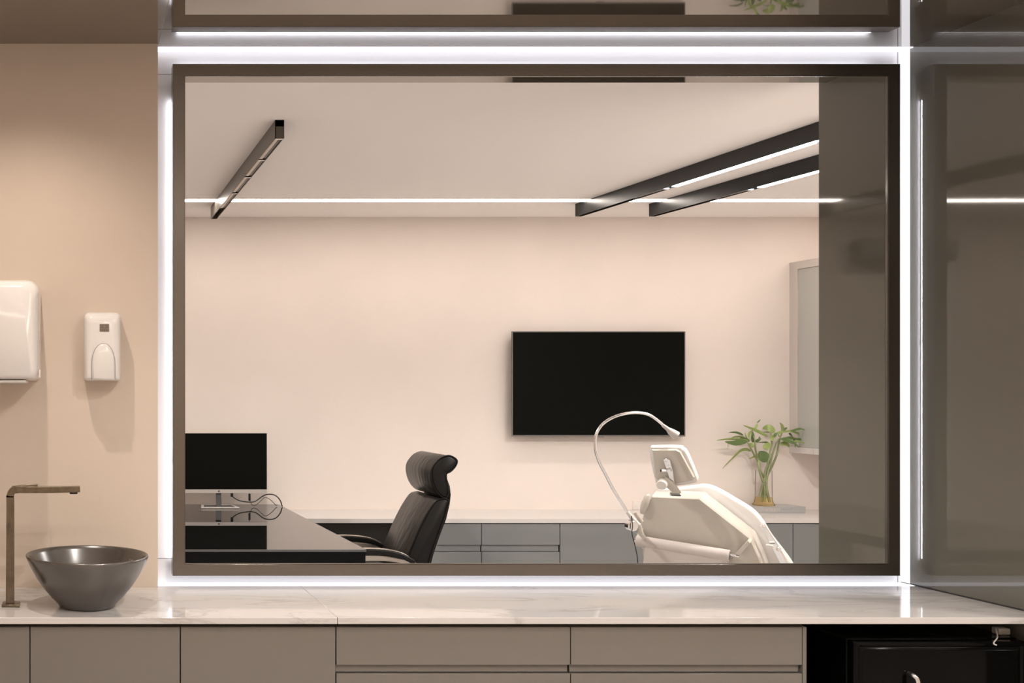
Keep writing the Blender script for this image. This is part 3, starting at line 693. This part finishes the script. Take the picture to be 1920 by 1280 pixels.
# bamboo
zp = lambda x, y: (x/6.736+1330, y/6.736+770)
t = thing('lucky_bamboo', 'green lucky bamboo with thin arching leaves in the glass vase', 'plant', (vx, vy, zv))
def leafmesh(pts, wmax, d, m, tilt=.5, dd=0.):
    q = smooth_path([P(*zp(*p), d+dd*i/(len(pts)-1)) for i, p in enumerate(pts)], 5); n = len(q); rings = []
    b = MB(); L = []
    for i, p in enumerate(q):
        s_ = i/(n-1); w_ = wmax*(math.sin(PI*min(1, s_**.75))**.8 if 0 < s_ < 1 else 0)+.0006
        tg = (q[min(i+1,n-1)]-q[max(i-1,0)]).normalized(); sdv = tg.cross(Vector((0,1,0))).normalized()
        sdv = (sdv*math.cos(tilt)+Vector((0,1,0))*math.sin(tilt)).normalized(); up = tg.cross(sdv).normalized()*.0012
        L.append([p-sdv*w_, p+up+Vector((0,0,-.0015)), p+sdv*w_, p-up+Vector((0,0,-.0022))])
    b.loft(L); return b.build('leaf', m, t, angle=70)
st_ = M['stem']
for pts in ([(640,1075),(672,940),(700,860),(640,755),(610,640),(560,540),(500,430),(470,370)],
            [(735,1070),(700,950),(665,860),(632,745),(625,650),(600,560),(580,470),(575,390),(560,320)],
            [(655,1150),(690,960),(715,850),(790,700),(850,560),(870,450),(890,360),(920,270)],
            [(700,1150),(695,900),(710,760),(745,640),(770,500),(790,420),(780,330),(778,280)],
            [(760,1150),(720,960),(730,820),(770,660),(800,540),(840,420),(880,350)]):
    q = smooth_path([P(*zp(*p), vy+random.uniform(-.015,.015)) for p in pts], 5)
    MB().tube(q, [.0095-.005*i/(len(q)-1) for i in range(len(q))], 8).build('stalk', st_, t)
W = .0105
LV = [([(735,325),(640,270),(540,225),(425,180)], 1.3, 'leaf', .3), ([(560,250),(590,200),(605,160)], 1.0, 'leaf', .5), ([(605,150),(625,130),(645,108)], .5, 'leafd', .5),
 ([(500,340),(500,300),(520,270),(560,235)], 1.1, 'leaf', .2), ([(555,400),(550,330),(545,260)], 1.5, 'leafd', .3),
 ([(510,380),(450,365),(400,335),(385,330)], 1.6, 'leafd', .1), ([(440,330),(370,325),(310,330),(270,350)], 1.0, 'leaf', .6), ([(500,375),(380,360),(240,355),(90,372)], 1.1, 'leaf', .5),
 ([(480,390),(380,400),(300,405),(195,388)], 2.4, 'leafd', .2), ([(430,310),(370,280),(310,270),(245,272)], 1.0, 'leafd', .6), ([(240,400),(235,440),(228,485)], .6, 'leaf', .7),
 ([(525,510),(470,488),(400,500),(300,590),(165,725)], 1.6, 'leaf', .5), ([(620,540),(560,580),(500,605)], 1.0, 'leaf', .4), ([(580,390),(620,370),(655,350)], 1.2, 'leafd', .3), ([(640,375),(632,345),(638,325)], .7, 'leafd', .3),
 ([(760,430),(730,400),(680,395),(600,398)], .9, 'leafd', .7), ([(808,280),(780,235),(730,210),(670,225)], 3.2, 'leaf', .0), ([(770,270),(720,268),(675,270)], .4, 'leafd', .5),
 ([(750,625),(700,590),(665,545),(635,510)], 4.6, 'leafd', .1), ([(770,450),(740,445),(700,465),(695,480)], 3.2, 'leaf', .1), ([(625,600),(626,550),(628,505)], .4, 'leafd', .3),
 ([(800,380),(790,350),(800,325),(840,330)], 1.8, 'leaf', .2), ([(920,280),(925,230),(915,180),(885,148)], 1.2, 'leaf', .4), ([(930,250),(960,225),(985,212)], .9, 'leafd', .4),
 ([(830,300),(880,275),(960,260),(1050,265)], 1.1, 'leaf', .5), ([(940,265),(1040,255),(1110,280),(1170,300),(1250,345)], 1.2, 'leaf', .4), ([(1000,285),(1030,300),(1050,325)], 1.0, 'leafd', .3),
 ([(1020,260),(1100,235),(1160,228),(1240,250)], 1.0, 'leafd', .5), ([(890,360),(980,345),(1100,355),(1220,365),(1310,415)], 1.1, 'leafd', .5), ([(960,340),(1030,338),(1060,350),(1080,400),(1085,462)], 1.2, 'leafd', .3),
 ([(900,355),(980,375),(1060,400),(1130,460)], 1.5, 'leafd', .3), ([(1060,385),(1130,385),(1180,400),(1220,415)], .8, 'leaf', .5), ([(890,430),(950,410),(990,430),(1005,465)], 2.0, 'leaf', .2), ([(830,330),(835,295),(870,280)], 1.2, 'leafd', .3),
 ([(545,460),(540,440),(520,420),(505,440)], 1.6, 'leaf', .2), ([(480,360),(460,320),(450,270)], .6, 'leaf', .4), ([(890,330),(875,310),(868,285)], .5, 'leaf', .4)]
for i, (pts, wf_, mm, tl) in enumerate(LV): leafmesh(pts, W*wf_*.78, vy+random.uniform(-.05,.05), M[mm], tl, random.uniform(-.04,.04))
